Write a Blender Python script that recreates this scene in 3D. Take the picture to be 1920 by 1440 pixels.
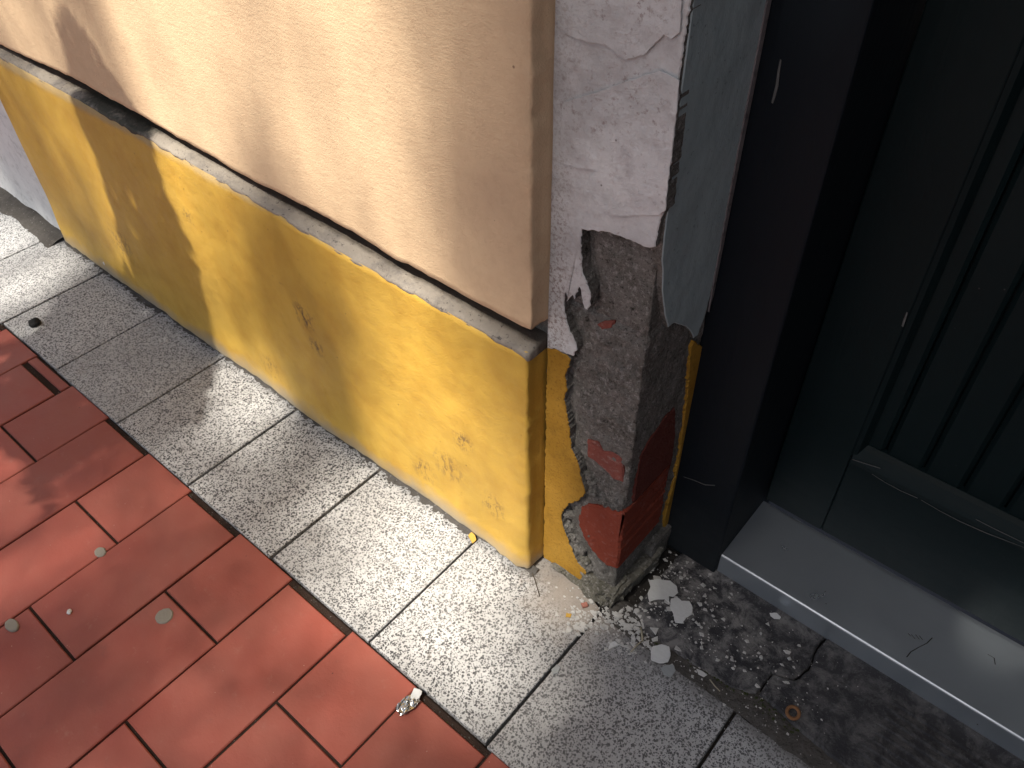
import bpy, bmesh, math, random
import numpy as np
from mathutils import Vector, Matrix, noise as mnoise

# ------------------------------------------------------------------ clear
for o in list(bpy.data.objects):
    bpy.data.objects.remove(o, do_unlink=True)
scene = bpy.context.scene
COL = scene.collection
RND = random.Random(7)

# ------------------------------------------------------------------ camera
# x runs along the house front, y into the house, z up; metres
FPX = 1530.17
CAM = np.array([0.48459, -0.47845, 0.95415])
ROT = np.array([[0.762, 0.647, -0.016], [-0.442, 0.537, 0.718], [-0.474, 0.540, -0.695]])
PITCH, YAW, ROLL = math.radians(44.0646), math.radians(-41.2292), math.radians(-1.2628)
_f = np.array([math.sin(YAW)*math.cos(PITCH), math.cos(YAW)*math.cos(PITCH), -math.sin(PITCH)])
_r = np.array([math.cos(YAW), -math.sin(YAW), 0.0]); _u = np.cross(_r, _f)
_c, _s = math.cos(ROLL), math.sin(ROLL)
ROT = np.array([_c*_r+_s*_u, -_s*_r+_c*_u, _f])
cam_data = bpy.data.cameras.new('camera')
cam_data.sensor_width = 36.0
cam_data.lens = FPX/1920*36.0
cam_data.clip_start = 0.02
cam_data.clip_end = 500
cam = bpy.data.objects.new('camera', cam_data)
COL.objects.link(cam)
m3 = Matrix([[ROT[0][i], ROT[1][i], -ROT[2][i]] for i in range(3)])
cam.matrix_world = Matrix.Translation(Vector(CAM)) @ m3.to_4x4()
scene.camera = cam

# ------------------------------------------------------------------ sky, sun, exposure
SUN_EL, SUN_AZ = math.radians(60), math.radians(5)      # light travels towards +y and slightly +x
LD = np.array([math.sin(SUN_AZ)*math.cos(SUN_EL), math.cos(SUN_AZ)*math.cos(SUN_EL), -math.sin(SUN_EL)])
world = bpy.data.worlds.new('World')
scene.world = world
world.use_nodes = True
wn = world.node_tree
sky = wn.nodes.new('ShaderNodeTexSky')
sky.sky_type = 'NISHITA'
sky.sun_disc = False
sky.sun_elevation = SUN_EL
sky.sun_rotation = math.radians(180) + SUN_AZ
sky.air_density = 1.0
sky.dust_density = 3.0
sky.ozone_density = 0.6
bg = wn.nodes['Background']
bg.inputs['Strength'].default_value = 0.060
wn.links.new(sky.outputs['Color'], bg.inputs['Color'])
sun_data = bpy.data.lights.new('sun', 'SUN')
sun_data.energy = 5.0
sun_data.angle = math.radians(0.53)
sun_data.color = (1.0, 0.925, 0.815)
sun = bpy.data.objects.new('sun', sun_data)
COL.objects.link(sun)
sun.rotation_euler = Vector(LD).to_track_quat('-Z', 'Y').to_euler()
sun.location = (-1, -4, 6)
scene.view_settings.view_transform = 'Standard'
scene.view_settings.look = 'None'
scene.view_settings.exposure = 0.92
scene.view_settings.gamma = 1.0
scene.view_settings.use_curve_mapping = False
scene.cycles.max_bounces = 4
scene.cycles.diffuse_bounces = 2
scene.cycles.glossy_bounces = 2
scene.cycles.use_adaptive_sampling = True
scene.cycles.adaptive_threshold = 0.02

# ------------------------------------------------------------------ helpers
def at(u, v, axis, val):
    """photo pixel -> world point on the plane axis = val"""
    d = np.array([(u-960)/FPX, -(v-720)/FPX, 1.0]) @ ROT
    t = (val-CAM[axis])/d[axis]
    return CAM + t*d

def nz(x, y=0.0, z=0.0):
    return mnoise.noise((x, y, z))

def fbm(x, y, z, octv=4):
    s, a = 0.0, 1.0
    for k in range(octv):
        s += a*mnoise.noise((x, y, z)); x *= 2.03; y *= 2.03; z *= 2.03; a *= 0.5
    return s

def empty(name, loc, label=None, cat=None, group=None, kind=None):
    o = bpy.data.objects.new(name, None)
    o.empty_display_size = 0.05
    COL.objects.link(o); o.location = loc
    tag(o, label, cat, group, kind)
    return o

def tag(o, label=None, cat=None, group=None, kind=None):
    if label: o['label'] = label
    if cat: o['category'] = cat
    if group: o['group'] = group
    if kind: o['kind'] = kind
    return o

def root_loc(p):
    l = p.location.copy()
    if p.parent is not None:
        l += p.matrix_parent_inverse.to_translation()+root_loc(p.parent)
    return l

def link(name, me, mat, parent=None, smooth=False):
    o = bpy.data.objects.new(name, me)
    COL.objects.link(o)
    if mat and not me.materials:
        me.materials.append(mat)
    if smooth:
        me.shade_smooth()
    if parent is not None:
        o.parent = parent
        o.matrix_parent_inverse = Matrix.Translation(-root_loc(parent))
    return o

def pymesh(name, verts, faces, mat, parent=None, smooth=False):
    me = bpy.data.meshes.new(name)
    me.from_pydata([tuple(v) for v in verts], [], faces)
    bm = bmesh.new(); bm.from_mesh(me)
    bmesh.ops.recalc_face_normals(bm, faces=bm.faces)
    bm.to_mesh(me); bm.free()
    return link(name, me, mat, parent, smooth)

def grid_faces(n, m, wrap=False):
    f = []
    for i in range(n-1):
        for j in range(m-1 if not wrap else m):
            j2 = (j+1) % m
            f.append((i*m+j, i*m+j2, (i+1)*m+j2, (i+1)*m+j))
    return f

def jag(pts, step=0.004, amp=0.0012, seed=0, keep=None):
    """subdivide a closed 2-d outline and roughen it"""
    out = []
    n = len(pts)
    for i in range(n):
        a, b = np.array(pts[i]), np.array(pts[(i+1) % n])
        L = np.linalg.norm(b-a)
        k = max(1, int(L/step))
        if L > 0.8: k = 1
        nrm = np.array([-(b-a)[1], (b-a)[0]])/max(L, 1e-9)
        for j in range(k):
            q = a+(b-a)*j/k
            if k > 1 and amp:
                w = amp*(nz(q[0]*160+seed, q[1]*160, seed)+0.8*nz(q[0]*420, q[1]*420, seed+5))
                q = q+nrm*w
            out.append(tuple(q))
    return out

def plate(name, pts, to3, d0, d1, mat, parent, chamfer=0.0008, edge=None):
    """flat layer with real thickness; pts 2-d outline, to3(a,b,d) -> world, d0 back depth, d1 front depth"""
    n = len(pts)
    P = np.array(pts)
    nxt, prv = np.roll(P, -1, 0), np.roll(P, 1, 0)
    t = nxt-prv
    nr = np.stack([-t[:, 1], t[:, 0]], 1)/np.maximum(np.linalg.norm(t, axis=1), 1e-9)[:, None]
    area = 0.5*np.sum(P[:, 0]*nxt[:, 1]-nxt[:, 0]*P[:, 1])
    if area < 0: nr = -nr
    In = P+nr*chamfer
    s = 1 if d1 > d0 else -1
    V = [to3(a, b, d0) for a, b in P]+[to3(a, b, d1-s*chamfer) for a, b in P]+[to3(a, b, d1) for a, b in In]
    F = [tuple(range(2*n, 3*n)), tuple(reversed(range(n)))]
    for i in range(n):
        j = (i+1) % n
        F.append((i, j, n+j, n+i)); F.append((n+i, n+j, 2*n+j, 2*n+i))
    o = pymesh(name, V, F, mat, parent)
    if edge:
        o.data.materials.append(edge)
        for p in o.data.polygons:
            if max(p.vertices) < 2*n: p.material_index = 1
    return o

def cbox_mesh(name, sx, sy, sz, ch):
    """box with its top at z=0, top edges chamfered"""
    x, y = sx/2, sy/2
    V = []
    for (ix, iy, z) in ((x, y, -sz), (x, y, -ch), (x-ch, y-ch, 0)):
        V += [(-ix, -iy, z), (ix, -iy, z), (ix, iy, z), (-ix, iy, z)]
    F = [(8, 9, 10, 11)]
    for k in (0, 4):
        for i in range(4):
            j = (i+1) % 4
            F.append((k+i, k+j, k+4+j, k+4+i))
    me = bpy.data.meshes.new(name)
    me.from_pydata(V, [], F)
    return me

def lump(name, c, s, mat, parent=None, amp=0.15, freq=60, sub=2, seed=0, rot=(0, 0, 0), boxy=0.0, smooth=False):
    """irregular stone / brick lump"""
    bm = bmesh.new()
    if boxy:
        bmesh.ops.create_cube(bm, size=2.0)
        bmesh.ops.subdivide_edges(bm, edges=bm.edges[:], cuts=sub, use_grid_fill=True)
    else:
        bmesh.ops.create_icosphere(bm, subdivisions=sub, radius=1.0)
    M = Matrix.Rotation(rot[2], 3, 'Z') @ Matrix.Rotation(rot[1], 3, 'Y') @ Matrix.Rotation(rot[0], 3, 'X')
    for v in bm.verts:
        p = v.co.copy()
        if boxy:
            q = p.normalized()*1.25
            p = p.lerp(q, 1-boxy)
        w = Vector((p.x*s[0], p.y*s[1], p.z*s[2]))
        d = fbm(w.x*freq+seed*3.1, w.y*freq+seed, w.z*freq-seed, 3)
        p = p*(1+amp*d)
        v.co = M @ Vector((p.x*s[0], p.y*s[1], p.z*s[2]))+Vector(c)
    me = bpy.data.meshes.new(name)
    bm.to_mesh(me); bm.free()
    return link(name, me, mat, parent, smooth)

# ------------------------------------------------------------------ materials
class G:
    def __init__(self, name):
        self.m = bpy.data.materials.new(name)
        self.m.use_nodes = True
        self.t = self.m.node_tree
        self.b = self.t.nodes['Principled BSDF']
        self.pos = self.t.nodes.new('ShaderNodeNewGeometry').outputs['Position']
        s = self.n('ShaderNodeSeparateXYZ'); self.l(self.pos, s.inputs[0])
        self.x, self.y, self.z = s.outputs
    def n(self, t): return self.t.nodes.new(t)
    def l(self, a, b): self.t.links.new(a, b)
    def put(self, sock, v):
        if isinstance(v, bpy.types.NodeSocket): self.l(v, sock)
        elif isinstance(v, (tuple, list)):
            sock.default_value = tuple(v)+(1.0,) if len(v) == 3 and sock.type == 'RGBA' else tuple(v)
        elif sock.type == 'RGBA': sock.default_value = (v, v, v, 1)
        else: sock.default_value = v
    def noise(self, scale, detail=4, rough=0.6, dist=0.0, vec=None):
        k = self.n('ShaderNodeTexNoise')
        self.l(vec or self.pos, k.inputs['Vector'])
        k.inputs['Scale'].default_value = scale; k.inputs['Detail'].default_value = detail
        k.inputs['Roughness'].default_value = rough; k.inputs['Distortion'].default_value = dist
        return k.outputs['Fac']
    def vor(self, scale, feature='F1', out='Distance', vec=None, rnd=1.0):
        k = self.n('ShaderNodeTexVoronoi'); k.feature = feature
        self.l(vec or self.pos, k.inputs['Vector']); k.inputs['Scale'].default_value = scale
        k.inputs['Randomness'].default_value = rnd
        return k.outputs[out]
    def scaled(self, sx, sy, sz):
        k = self.n('ShaderNodeMapping'); self.l(self.pos, k.inputs[0]); k.inputs['Scale'].default_value = (sx, sy, sz)
        return k.outputs[0]
    def ramp(self, s, stops, interp='LINEAR'):
        k = self.n('ShaderNodeValToRGB'); self.l(s, k.inputs[0]); e = k.color_ramp.elements
        k.color_ramp.interpolation = interp
        while len(e) < len(stops): e.new(0.5)
        for q, (p, c) in zip(e, stops):
            q.position = p
            q.color = (c, c, c, 1) if isinstance(c, (int, float)) else tuple(c)+(1,)
        return k.outputs['Color']
    def mr(self, s, a, b, c=0.0, d=1.0):
        k = self.n('ShaderNodeMapRange'); self.l(s, k.inputs[0])
        for i, v in enumerate((a, b, c, d)): k.inputs[i+1].default_value = v
        return k.outputs[0]
    def mix(self, f, a, b, mode='MIX'):
        k = self.n('ShaderNodeMix'); k.data_type = 'RGBA'; k.blend_type = mode
        self.put(k.inputs[0], f); self.put(k.inputs[6], a); self.put(k.inputs[7], b)
        return k.outputs[2]
    def math(self, op, a, b=0.0, clamp=False):
        k = self.n('ShaderNodeMath'); k.operation = op; k.use_clamp = clamp
        self.put(k.inputs[0], a); self.put(k.inputs[1], b)
        return k.outputs[0]
    def rand(self):
        return self.n('ShaderNodeObjectInfo').outputs['Random']
    def out(self, col, rough=0.8, bumps=(), metal=0.0, spec=None):
        self.put(self.b.inputs['Base Color'], col)
        self.put(self.b.inputs['Roughness'], rough)
        self.put(self.b.inputs['Metallic'], metal)
        if spec is not None: self.b.inputs['Specular IOR Level'].default_value = spec
        prev = None
        for h, dist in bumps:
            k = self.n('ShaderNodeBump'); self.l(h, k.inputs['Height']); k.inputs['Distance'].default_value = dist
            k.inputs['Strength'].default_value = 1.0
            if prev: self.l(prev, k.inputs['Normal'])
            prev = k.outputs[0]
        if prev: self.l(prev, self.b.inputs['Normal'])
        return self.m

def mat_beige():
    g = G('beige_plaster')
    c = g.mix(g.noise(3.0, 5), (0.640, 0.470, 0.295), (0.730, 0.548, 0.355))
    c = g.mix(g.ramp(g.noise(70, 4, .7), [(.35, .35), (.55, 0)]), c, (0.57, 0.40, 0.25))
    dots = g.ramp(g.vor(38, out='Distance'), [(0.03, 1), (0.06, 0)])
    rnd = g.ramp(g.vor(38, out='Color'), [(0.80, 0), (0.83, 1)])
    c = g.mix(g.mix(1.0, dots, rnd, 'MULTIPLY'), c, (0.34, 0.23, 0.15))
    trowel = g.noise(1.0, 4, .6, vec=g.scaled(55, 55, 160))
    return g.out(c, 0.85, [(g.noise(6, 3), 0.003), (trowel, 0.0006), (g.noise(420, 2, .7), 0.0006)], spec=.25)

def mat_yellow(name='yellow_plinth_paint', rough_bump=0.0006, grime=True):
    g = G(name)
    c = g.mix(g.noise(4.5, 5), (0.52, 0.315, 0.044), (0.63, 0.405, 0.080))
    c = g.mix(g.ramp(g.noise(17, 5, .65), [(.42, 0), (.72, .55)]), c, (0.43, 0.225, 0.028))
    if grime:
        g.scuff = g.ramp(g.noise(1, 5, .8, vec=g.scaled(150, 150, 75)), [(.50, 0), (.57, 1)])
        # scuffs and specks
        sp = g.ramp(g.vor(75, out='Distance'), [(0.05, 1), (0.11, 0)])
        rn = g.ramp(g.vor(75, out='Color'), [(0.76, 0), (0.8, 1)])
        area = g.ramp(g.noise(7, 3), [(.38, 0), (.52, 1)])
        c = g.mix(g.mix(1, g.mix(1, sp, rn, 'MULTIPLY'), area, 'MULTIPLY'), c, (0.16, 0.085, 0.03))
        sc = g.ramp(g.noise(1, 4, .75, vec=g.scaled(60, 60, 160)), [(.66, 0), (.70, .8)])
        sa = g.ramp(g.noise(9, 2, .5), [(.58, 0), (.64, 1)])
        c = g.mix(g.mix(1, sc, sa, 'MULTIPLY'), c, (0.22, 0.12, 0.05))
        for (sx, sz, sr, st) in ((-.310, .240, .030, .95), (-.300, .190, .022, .8), (-.015, .190, .022, .8), (-.56, .300, .018, .7), (-.05, .115, .035, .6), (-.10, .07, .03, .7), (.03, .10, .03, .6), (-.45, .06, .03, .6), (-.86, .12, .05, .5)):
            ex, ez = g.math('SUBTRACT', g.x, sx), g.math('SUBTRACT', g.z, sz)
            ds = g.math('SQRT', g.math('ADD', g.math('MULTIPLY', ex, ex), g.math('MULTIPLY', ez, ez)))
            c = g.mix(g.math('MULTIPLY', g.mr(ds, sr*.3, sr, st, 0), g.scuff), c, (.13, .075, .04))
        # worn, greyed foot of the plinth
        zz = g.math('ADD', g.z, g.math('MULTIPLY', g.math('SUBTRACT', g.noise(13, 5, .65), .5), 0.07))
        c = g.mix(g.mr(zz, 0.004, 0.040, .9, 0), c, (0.33, 0.285, 0.22))
        # greyed upper rim next to the ledge
        z2 = g.math('ADD', g.z, g.math('MULTIPLY', g.math('SUBTRACT', g.noise(24, 4), .5), 0.02))
        c = g.mix(g.mr(z2, 0.392, 0.402, 0, .7), c, (0.34, 0.26, 0.15))
    return g.out(c, 0.55, [(g.noise(8, 3), 0.006), (g.noise(60, 3), 0.001), (g.noise(500, 3, .7), rough_bump)], spec=.35)

def mat_plaster_rough(name, a, b, dark, dscale=130, amt=.5, bump=.0012):
    g = G(name)
    c = g.mix(g.ramp(g.noise(16, 6, .7), [(.3, 0), (.7, 1)]), a, b)
    c = g.mix(g.ramp(g.noise(45, 5, .7), [(.52, 0), (.75, amt*.8)]), c, dark)
    d = g.ramp(g.noise(dscale, 4, .7), [(.52, 0), (.68, amt)])
    c = g.mix(d, c, dark)
    return g.out(c, .9, [(g.noise(dscale*.5, 5, .7), bump), (g.noise(600, 2), bump*.3)], spec=.2)

def mat_white():
    g = G('white_flaking_paint')
    c = g.mix(g.ramp(g.noise(14, 6, .7), [(.35, 0), (.62, 1)]), (0.51, 0.522, 0.525), (0.705, 0.722, 0.725))
    c = g.mix(g.ramp(g.noise(55, 5, .7), [(.50, 0), (.75, .6)]), c, (.42, .40, .40))
    # grime freckles in patches
    fr = g.ramp(g.noise(190, 3, .7), [(.56, 0), (.66, 1)])
    ar = g.ramp(g.noise(17, 4, .6), [(.47, 0), (.64, .75)])
    c = g.mix(g.mix(1, fr, ar, 'MULTIPLY'), c, (0.30, 0.25, 0.24))
    sp = g.ramp(g.vor(120, out='Distance'), [(0.06, 1), (0.14, 0)])
    rn = g.ramp(g.vor(120, out='Color'), [(0.86, 0), (0.9, .8)])
    c = g.mix(g.mix(1, sp, rn, 'MULTIPLY'), c, (0.12, 0.10, 0.10))
    # gritty strip next to the plinth side where the paint is rubbed thin
    xs = g.math('ADD', g.x, g.math('MULTIPLY', g.math('SUBTRACT', g.noise(30, 4), .5), .03))
    gr = g.ramp(g.noise(260, 3, .75), [(.50, 0), (.58, 1)])
    low = g.mr(g.z, .47, .62, 1, .35)
    f = g.math('MULTIPLY', g.math('MULTIPLY', g.mr(xs, .106, .122, .8, 0), gr), low)
    c = g.mix(f, c, (0.25, 0.20, 0.18))
    return g.out(c, .75, [(g.noise(22, 4), .004), (g.noise(130, 5, .75), .0022)], spec=.25)

def mat_bluegrey():
    g = G('blue_grey_reveal_paint')
    c = g.mix(g.noise(11, 4), (0.34, 0.42, 0.445), (0.42, 0.51, 0.53))
    c = g.mix(g.ramp(g.noise(160, 3, .7), [(.62, 0), (.7, .5)]), c, (.08, .09, .10))
    return g.out(c, .6, [(g.noise(14, 3), .004), (g.noise(300, 3), .0003)], spec=.35)

def mat_mortar(name='grey_mortar', a=(0.150, 0.143, 0.128), b=(0.265, 0.255, 0.235)):
    g = G(name)
    c = g.mix(g.ramp(g.noise(30, 6, .7), [(.33, 0), (.66, 1)]), a, b)
    c = g.mix(g.ramp(g.noise(190, 4, .8), [(.52, 0), (.64, .9)]), c, (.40, .385, .365))
    c = g.mix(g.ramp(g.noise(95, 5, .75), [(.33, .9), (.40, 0)]), c, (.035, .032, .028))
    c = g.mix(g.ramp(g.noise(330, 3, .8), [(.36, .7), (.43, 0)]), c, (.05, .046, .042))
    return g.out(c, .95, [(g.noise(80, 6, .8), .006), (g.noise(330, 3, .8), .0022)], spec=.12)

def mat_brick(name, a, b, dust=.3):
    g = G(name)
    c = g.mix(g.noise(35, 5), a, b)
    c = g.mix(g.ramp(g.noise(120, 4, .7), [(.55, 0), (.75, dust)]), c, (.42, .33, .30))
    return g.out(c, .85, [(g.noise(60, 5, .75), .005), (g.noise(260, 3, .7), .0015)], spec=.2)

def mat_klinker():
    g = G('red_clinker')
    r = g.rand()
    c = g.mix(g.mr(r, 0, 1), (0.250, 0.057, 0.039), (0.330, 0.082, 0.057))
    c = g.mix(g.ramp(g.noise(9, 4), [(.38, 0), (.68, .45)]), c, (0.29, 0.105, 0.076))
    c = g.mix(g.ramp(g.noise(5, 4), [(.56, 0), (.75, .6)]), c, (0.20, 0.050, 0.035))
    # pale dust specks, dark specks
    sp = g.ramp(g.vor(130, out='Distance'), [(0.05, 1), (0.10, 0)])
    rn = g.ramp(g.vor(130, out='Color'), [(0.80, 0), (0.84, .8)])
    c = g.mix(g.mix(1, sp, rn, 'MULTIPLY'), c, (0.52, 0.36, 0.28))
    st = g.ramp(g.noise(26, 6, .75), [(.60, 0), (.74, .30)])
    c = g.mix(st, c, (0.15, 0.060, 0.048))
    v2 = g.scaled(1.13, .93, 1.0)
    s2 = g.ramp(g.vor(60, out='Distance', vec=v2), [(0.05, 1), (0.09, 0)])
    r2 = g.ramp(g.vor(60, out='Color', vec=v2), [(0.86, 0), (0.9, .8)])
    c = g.mix(g.mix(1, s2, r2, 'MULTIPLY'), c, (0.10, 0.03, 0.025))
    c = g.mix(g.ramp(g.noise(45, 5, .75), [(.60, 0), (.8, .35)]), c, (0.40, 0.22, 0.17))
    ro = g.mr(g.noise(12, 4), .3, .7, .42, .62)
    return g.out(c, ro, [(g.noise(10, 3), .0025), (g.noise(260, 3), .00025)], spec=.45)

def mat_terrazzo():
    g = G('speckled_terrazzo')
    base = g.mix(g.vor(330, out='Color'), (0.49, 0.50, 0.505), (0.68, 0.69, 0.70))
    base = g.mix(g.noise(420, 2), base, (.47, .47, .46))
    wob = g.n('ShaderNodeVectorMath'); wob.operation = 'ADD'
    nc = g.n('ShaderNodeTexNoise'); g.l(g.pos, nc.inputs['Vector']); nc.inputs['Scale'].default_value = 320
    k = g.n('ShaderNodeVectorMath'); k.operation = 'SCALE'; g.l(nc.outputs['Color'], k.inputs[0]); k.inputs['Scale'].default_value = .0038
    g.l(g.pos, wob.inputs[0]); g.l(k.outputs[0], wob.inputs[1]); wv = wob.outputs[0]
    c = base
    for sc, th, soft, col, fr in ((235, .35, .43, (.020, .021, .024), .53), (330, .36, .44, (.030, .031, .035), .45), (480, .37, .47, (.09, .09, .09), .42)):
        sp = g.ramp(g.vor(sc, vec=wv), [(th, 1), (soft, 0)])
        rn = g.ramp(g.vor(sc, out='Color', vec=wv), [(fr, 0), (fr+.02, 1)])
        c = g.mix(g.mix(1, sp, rn, 'MULTIPLY'), c, col)
    c = g.mix(g.mr(g.rand(), 0, 1, 0, .30), c, (.27, .275, .28))
    # grime: dull film in patches, more towards the doorway
    film = g.ramp(g.noise(6, 5, .6), [(.46, 0), (.74, .5)])
    c = g.mix(film, c, (.22, .22, .22))
    dx = g.math('ADD', g.x, g.math('MULTIPLY', g.math('SUBTRACT', g.noise(9, 4), .5), .25))
    c = g.mix(g.mr(dx, .08, .34, 0, .22), c, (.20, .20, .20))
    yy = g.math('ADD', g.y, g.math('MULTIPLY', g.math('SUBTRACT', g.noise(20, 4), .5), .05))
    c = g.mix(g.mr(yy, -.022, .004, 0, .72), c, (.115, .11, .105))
    ddx = g.math('SUBTRACT', g.x, .165); ddy = g.math('SUBTRACT', g.y, .012)
    dd = g.math('SQRT', g.math('ADD', g.math('MULTIPLY', ddx, ddx), g.math('MULTIPLY', ddy, ddy)))
    dd = g.math('ADD', dd, g.math('MULTIPLY', g.math('SUBTRACT', g.noise(28, 5, .7), .5), .09))
    c = g.mix(g.mr(dd, .03, .085, .8, 0), c, (.33, .29, .25))
    bl = g.ramp(g.noise(15, 4, .6), [(.66, 0), (.78, .6)])
    c = g.mix(bl, c, (.17, .13, .10))
    return g.out(c, g.mr(g.noise(90, 3), .3, .7, .45, .7), [(g.noise(30, 4), .0012), (g.noise(350, 2), .0003)], spec=.4)

def mat_slate():
    g = G('dark_doorstep_stone')
    c = g.mix(g.noise(18, 5), (.022, .022, .025), (.055, .055, .060))
    dust = g.ramp(g.noise(42, 8, .74, .4), [(.44, 0), (.62, .9)])
    near = g.mr(g.math('ADD', g.x, g.math('MULTIPLY', g.noise(6, 3), .25)), .36, .62, 1.0, .32)
    c = g.mix(g.math('MULTIPLY', dust, near), c, (.29, .282, .272))
    fine = g.ramp(g.noise(330, 4, .8), [(.60, 0), (.68, .8)])
    c = g.mix(g.math('MULTIPLY', fine, near), c, (.36, .34, .32))
    return g.out(c, .8, [(g.noise(40, 6, .7), .003), (g.noise(300, 3), .0006)], spec=.3)

def mat_soil(name='joint_soil', a=(.022, .020, .018), b=(.060, .055, .050), grit=.5):
    g = G(name)
    c = g.mix(g.noise(60, 5, .7), a, b)
    sp = g.ramp(g.vor(330, out='Distance'), [(.18, 1), (.3, 0)])
    rn = g.ramp(g.vor(330, out='Color'), [(.78, 0), (.82, grit)])
    c = g.mix(g.mix(1, sp, rn, 'MULTIPLY'), c, (.40, .38, .36))
    return g.out(c, .95, [(g.noise(240, 4, .7), .003)], spec=.15)

def mat_ledge():
    g = G('weathered_ledge_render')
    c = g.mix(g.noise(20, 5), (.21, .185, .155), (.33, .295, .25))
    c = g.mix(g.ramp(g.noise(16, 5, .7, .3), [(.50, 0), (.66, .85)]), c, (.13, .12, .115))
    c = g.mix(g.ramp(g.noise(150, 3, .7), [(.60, 0), (.68, .8)]), c, (.05, .045, .045))
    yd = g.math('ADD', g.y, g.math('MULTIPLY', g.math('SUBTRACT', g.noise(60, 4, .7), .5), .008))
    c = g.mix(g.mr(yd, .010, .016, 0, .8), c, (.055, .045, .035))  # painted dark tone strengthens the shadow line under the beige coat
    # algae streak on the shaded stretch
    dx = g.math('ADD', g.math('ABSOLUTE', g.math('ADD', g.x, .70)), g.math('MULTIPLY', g.math('SUBTRACT', g.noise(35, 4, .7), .5), .12))
    al = g.math('MULTIPLY', g.mr(dx, .07, .11, 1, 0), g.mr(g.noise(40, 4, .7), .25, .45, 0, 1))
    c = g.mix(g.math('MULTIPLY', al, .85), c, (.040, .044, .034))
    return g.out(c, .9, [(g.noise(70, 5, .7), .003)], spec=.2)

def mat_paint_dark(name, a, b, rough):
    g = G(name)
    c = g.mix(g.noise(9, 4), a, b)
    sp = g.ramp(g.vor(55, out='Distance'), [(0.03, 1), (0.055, 0)])
    rn = g.ramp(g.vor(55, out='Color'), [(0.78, 0), (0.82, .5)])
    c = g.mix(g.mix(1, sp, rn, 'MULTIPLY'), c, (.12, .12, .12))
    # dusty foot
    zz = g.math('ADD', g.z, g.math('MULTIPLY', g.math('SUBTRACT', g.noise(1, 5, .7, vec=g.scaled(25, 25, 90)), .5), .10))
    c = g.mix(g.mr(zz, .02, .13, .16, 0), c, (.10, .105, .10))
    grain = g.noise(1, 4, .7, vec=g.scaled(140, 140, 6))
    return g.out(c, rough, [(grain, .0005), (g.noise(15, 3), .001)], spec=.13)

def mat_steel():
    g = G('brushed_steel')
    br = g.noise(1, 4, .6, vec=g.scaled(6, 500, 500))
    sm = g.noise(7, 4, .6)
    c = g.mix(sm, (.52, .585, .65), (.66, .73, .80))
    ro = g.mr(g.noise(12, 5, .7), .3, .7, .26, .38)
    return g.out(c, ro, [(br, .00012), (g.noise(5, 3), .003)], metal=.80)

def flat(name, c, rough=.8, var=.25, scale=200, metal=0.0, bump=.0006, spec=.3):
    g = G(name)
    d = tuple(v*(1-var) for v in c)
    return g.out(g.mix(g.noise(scale, 4, .7), d, c), rough, [(g.noise(scale, 4), bump)], metal=metal, spec=spec)

MAT = dict(
    beige=mat_beige(), yellow=mat_yellow(),
    yellow2=mat_plaster_rough('yellow_pilaster_render', (.36, .19, .022), (.46, .26, .042), (.13, .06, .010), 300, .55),
    white=mat_white(), blue=mat_bluegrey(), mortar=mat_mortar(),
    footing=mat_mortar('footing_concrete', (.13, .125, .10), (.22, .21, .175)),
    oldbrick=mat_brick('soft_red_brick', (.215, .040, .022), (.29, .062, .036), .30),
    darkbrick=mat_brick('dark_red_brick', (.11, .030, .023), (.17, .045, .033), .15),  # deeper red than the corner brick, used on the reveal face
    dustbrick=mat_brick('dusty_red_brick', (.22, .060, .045), (.28, .095, .075), .8),
    klinker=mat_klinker(), terrazzo=mat_terrazzo(), slate=mat_slate(),
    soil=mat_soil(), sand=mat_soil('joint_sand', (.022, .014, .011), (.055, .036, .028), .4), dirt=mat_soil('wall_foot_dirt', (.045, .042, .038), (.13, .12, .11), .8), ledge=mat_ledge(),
    door=mat_paint_dark('green_black_door_paint', (.0044, .0112, .0130), (.0060, .0140, .0158), .46),
    frame=mat_paint_dark('anthracite_frame_paint', (.0060, .0095, .0138), (.0082, .0122, .0166), .48),
    steel=mat_steel(),
    nwall=mat_plaster_rough('white_neighbour_plaster', (.60, .62, .63), (.72, .73, .73), (.22, .22, .22), 60, .35),
    flake=flat('white_paint_chip', (.66, .67, .66), .7, .15), greyflake=flat('grey_paint_chip', (.34, .36, .36), .7, .2),
    crumb=flat('plaster_crumb', (.66, .65, .62), .9, .5, 90), gum=flat('old_chewing_gum', (.27, .25, .21), .75, .25),
    pebble=flat('dark_pebble', (.02, .02, .02), .9, .4), foil=flat('crumpled_foil', (.62, .62, .60), .22, .15, 60, .9, .002),
    rust=flat('rusty_metal', (.34, .17, .08), .7, .5, 300, .3), straw=flat('dry_straw', (.42, .38, .28), .8, .3),
    moss=flat('moss', (.05, .065, .018), .95, .5, 400, 0, .002), scratch=flat('bare_scratch', (.14, .145, .145), .7, .4),
    leaf=flat('leaf', (.05, .10, .025), .5, .4, 20), bark=flat('bark', (.10, .075, .05), .9, .5, 30, 0, .01),
    blocker_grey=flat('sky_blocker_grey', (.060, .068, .072), .8, .4, 40),
    caulk=mat_plaster_rough('grey_mauve_caulk', (.17, .155, .16), (.24, .22, .225), (.06, .055, .055), 90, .6),
    ground=flat('street_paving', (.20, .17, .15), .9, .3, 8), yflake=flat('yellow_chip', (.55, .33, .06), .7, .3),
    pinkchip=flat('brick_crumb', (.40, .17, .13), .9, .3),
)

# ------------------------------------------------------------------ setting: ground
g_ = pymesh('ground', [(-40, -40, -.045), (40, -40, -.045), (40, 40, -.045), (-40, 40, -.045)], [(0, 1, 2, 3)], MAT['ground'])
tag(g_, kind='structure')

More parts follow.
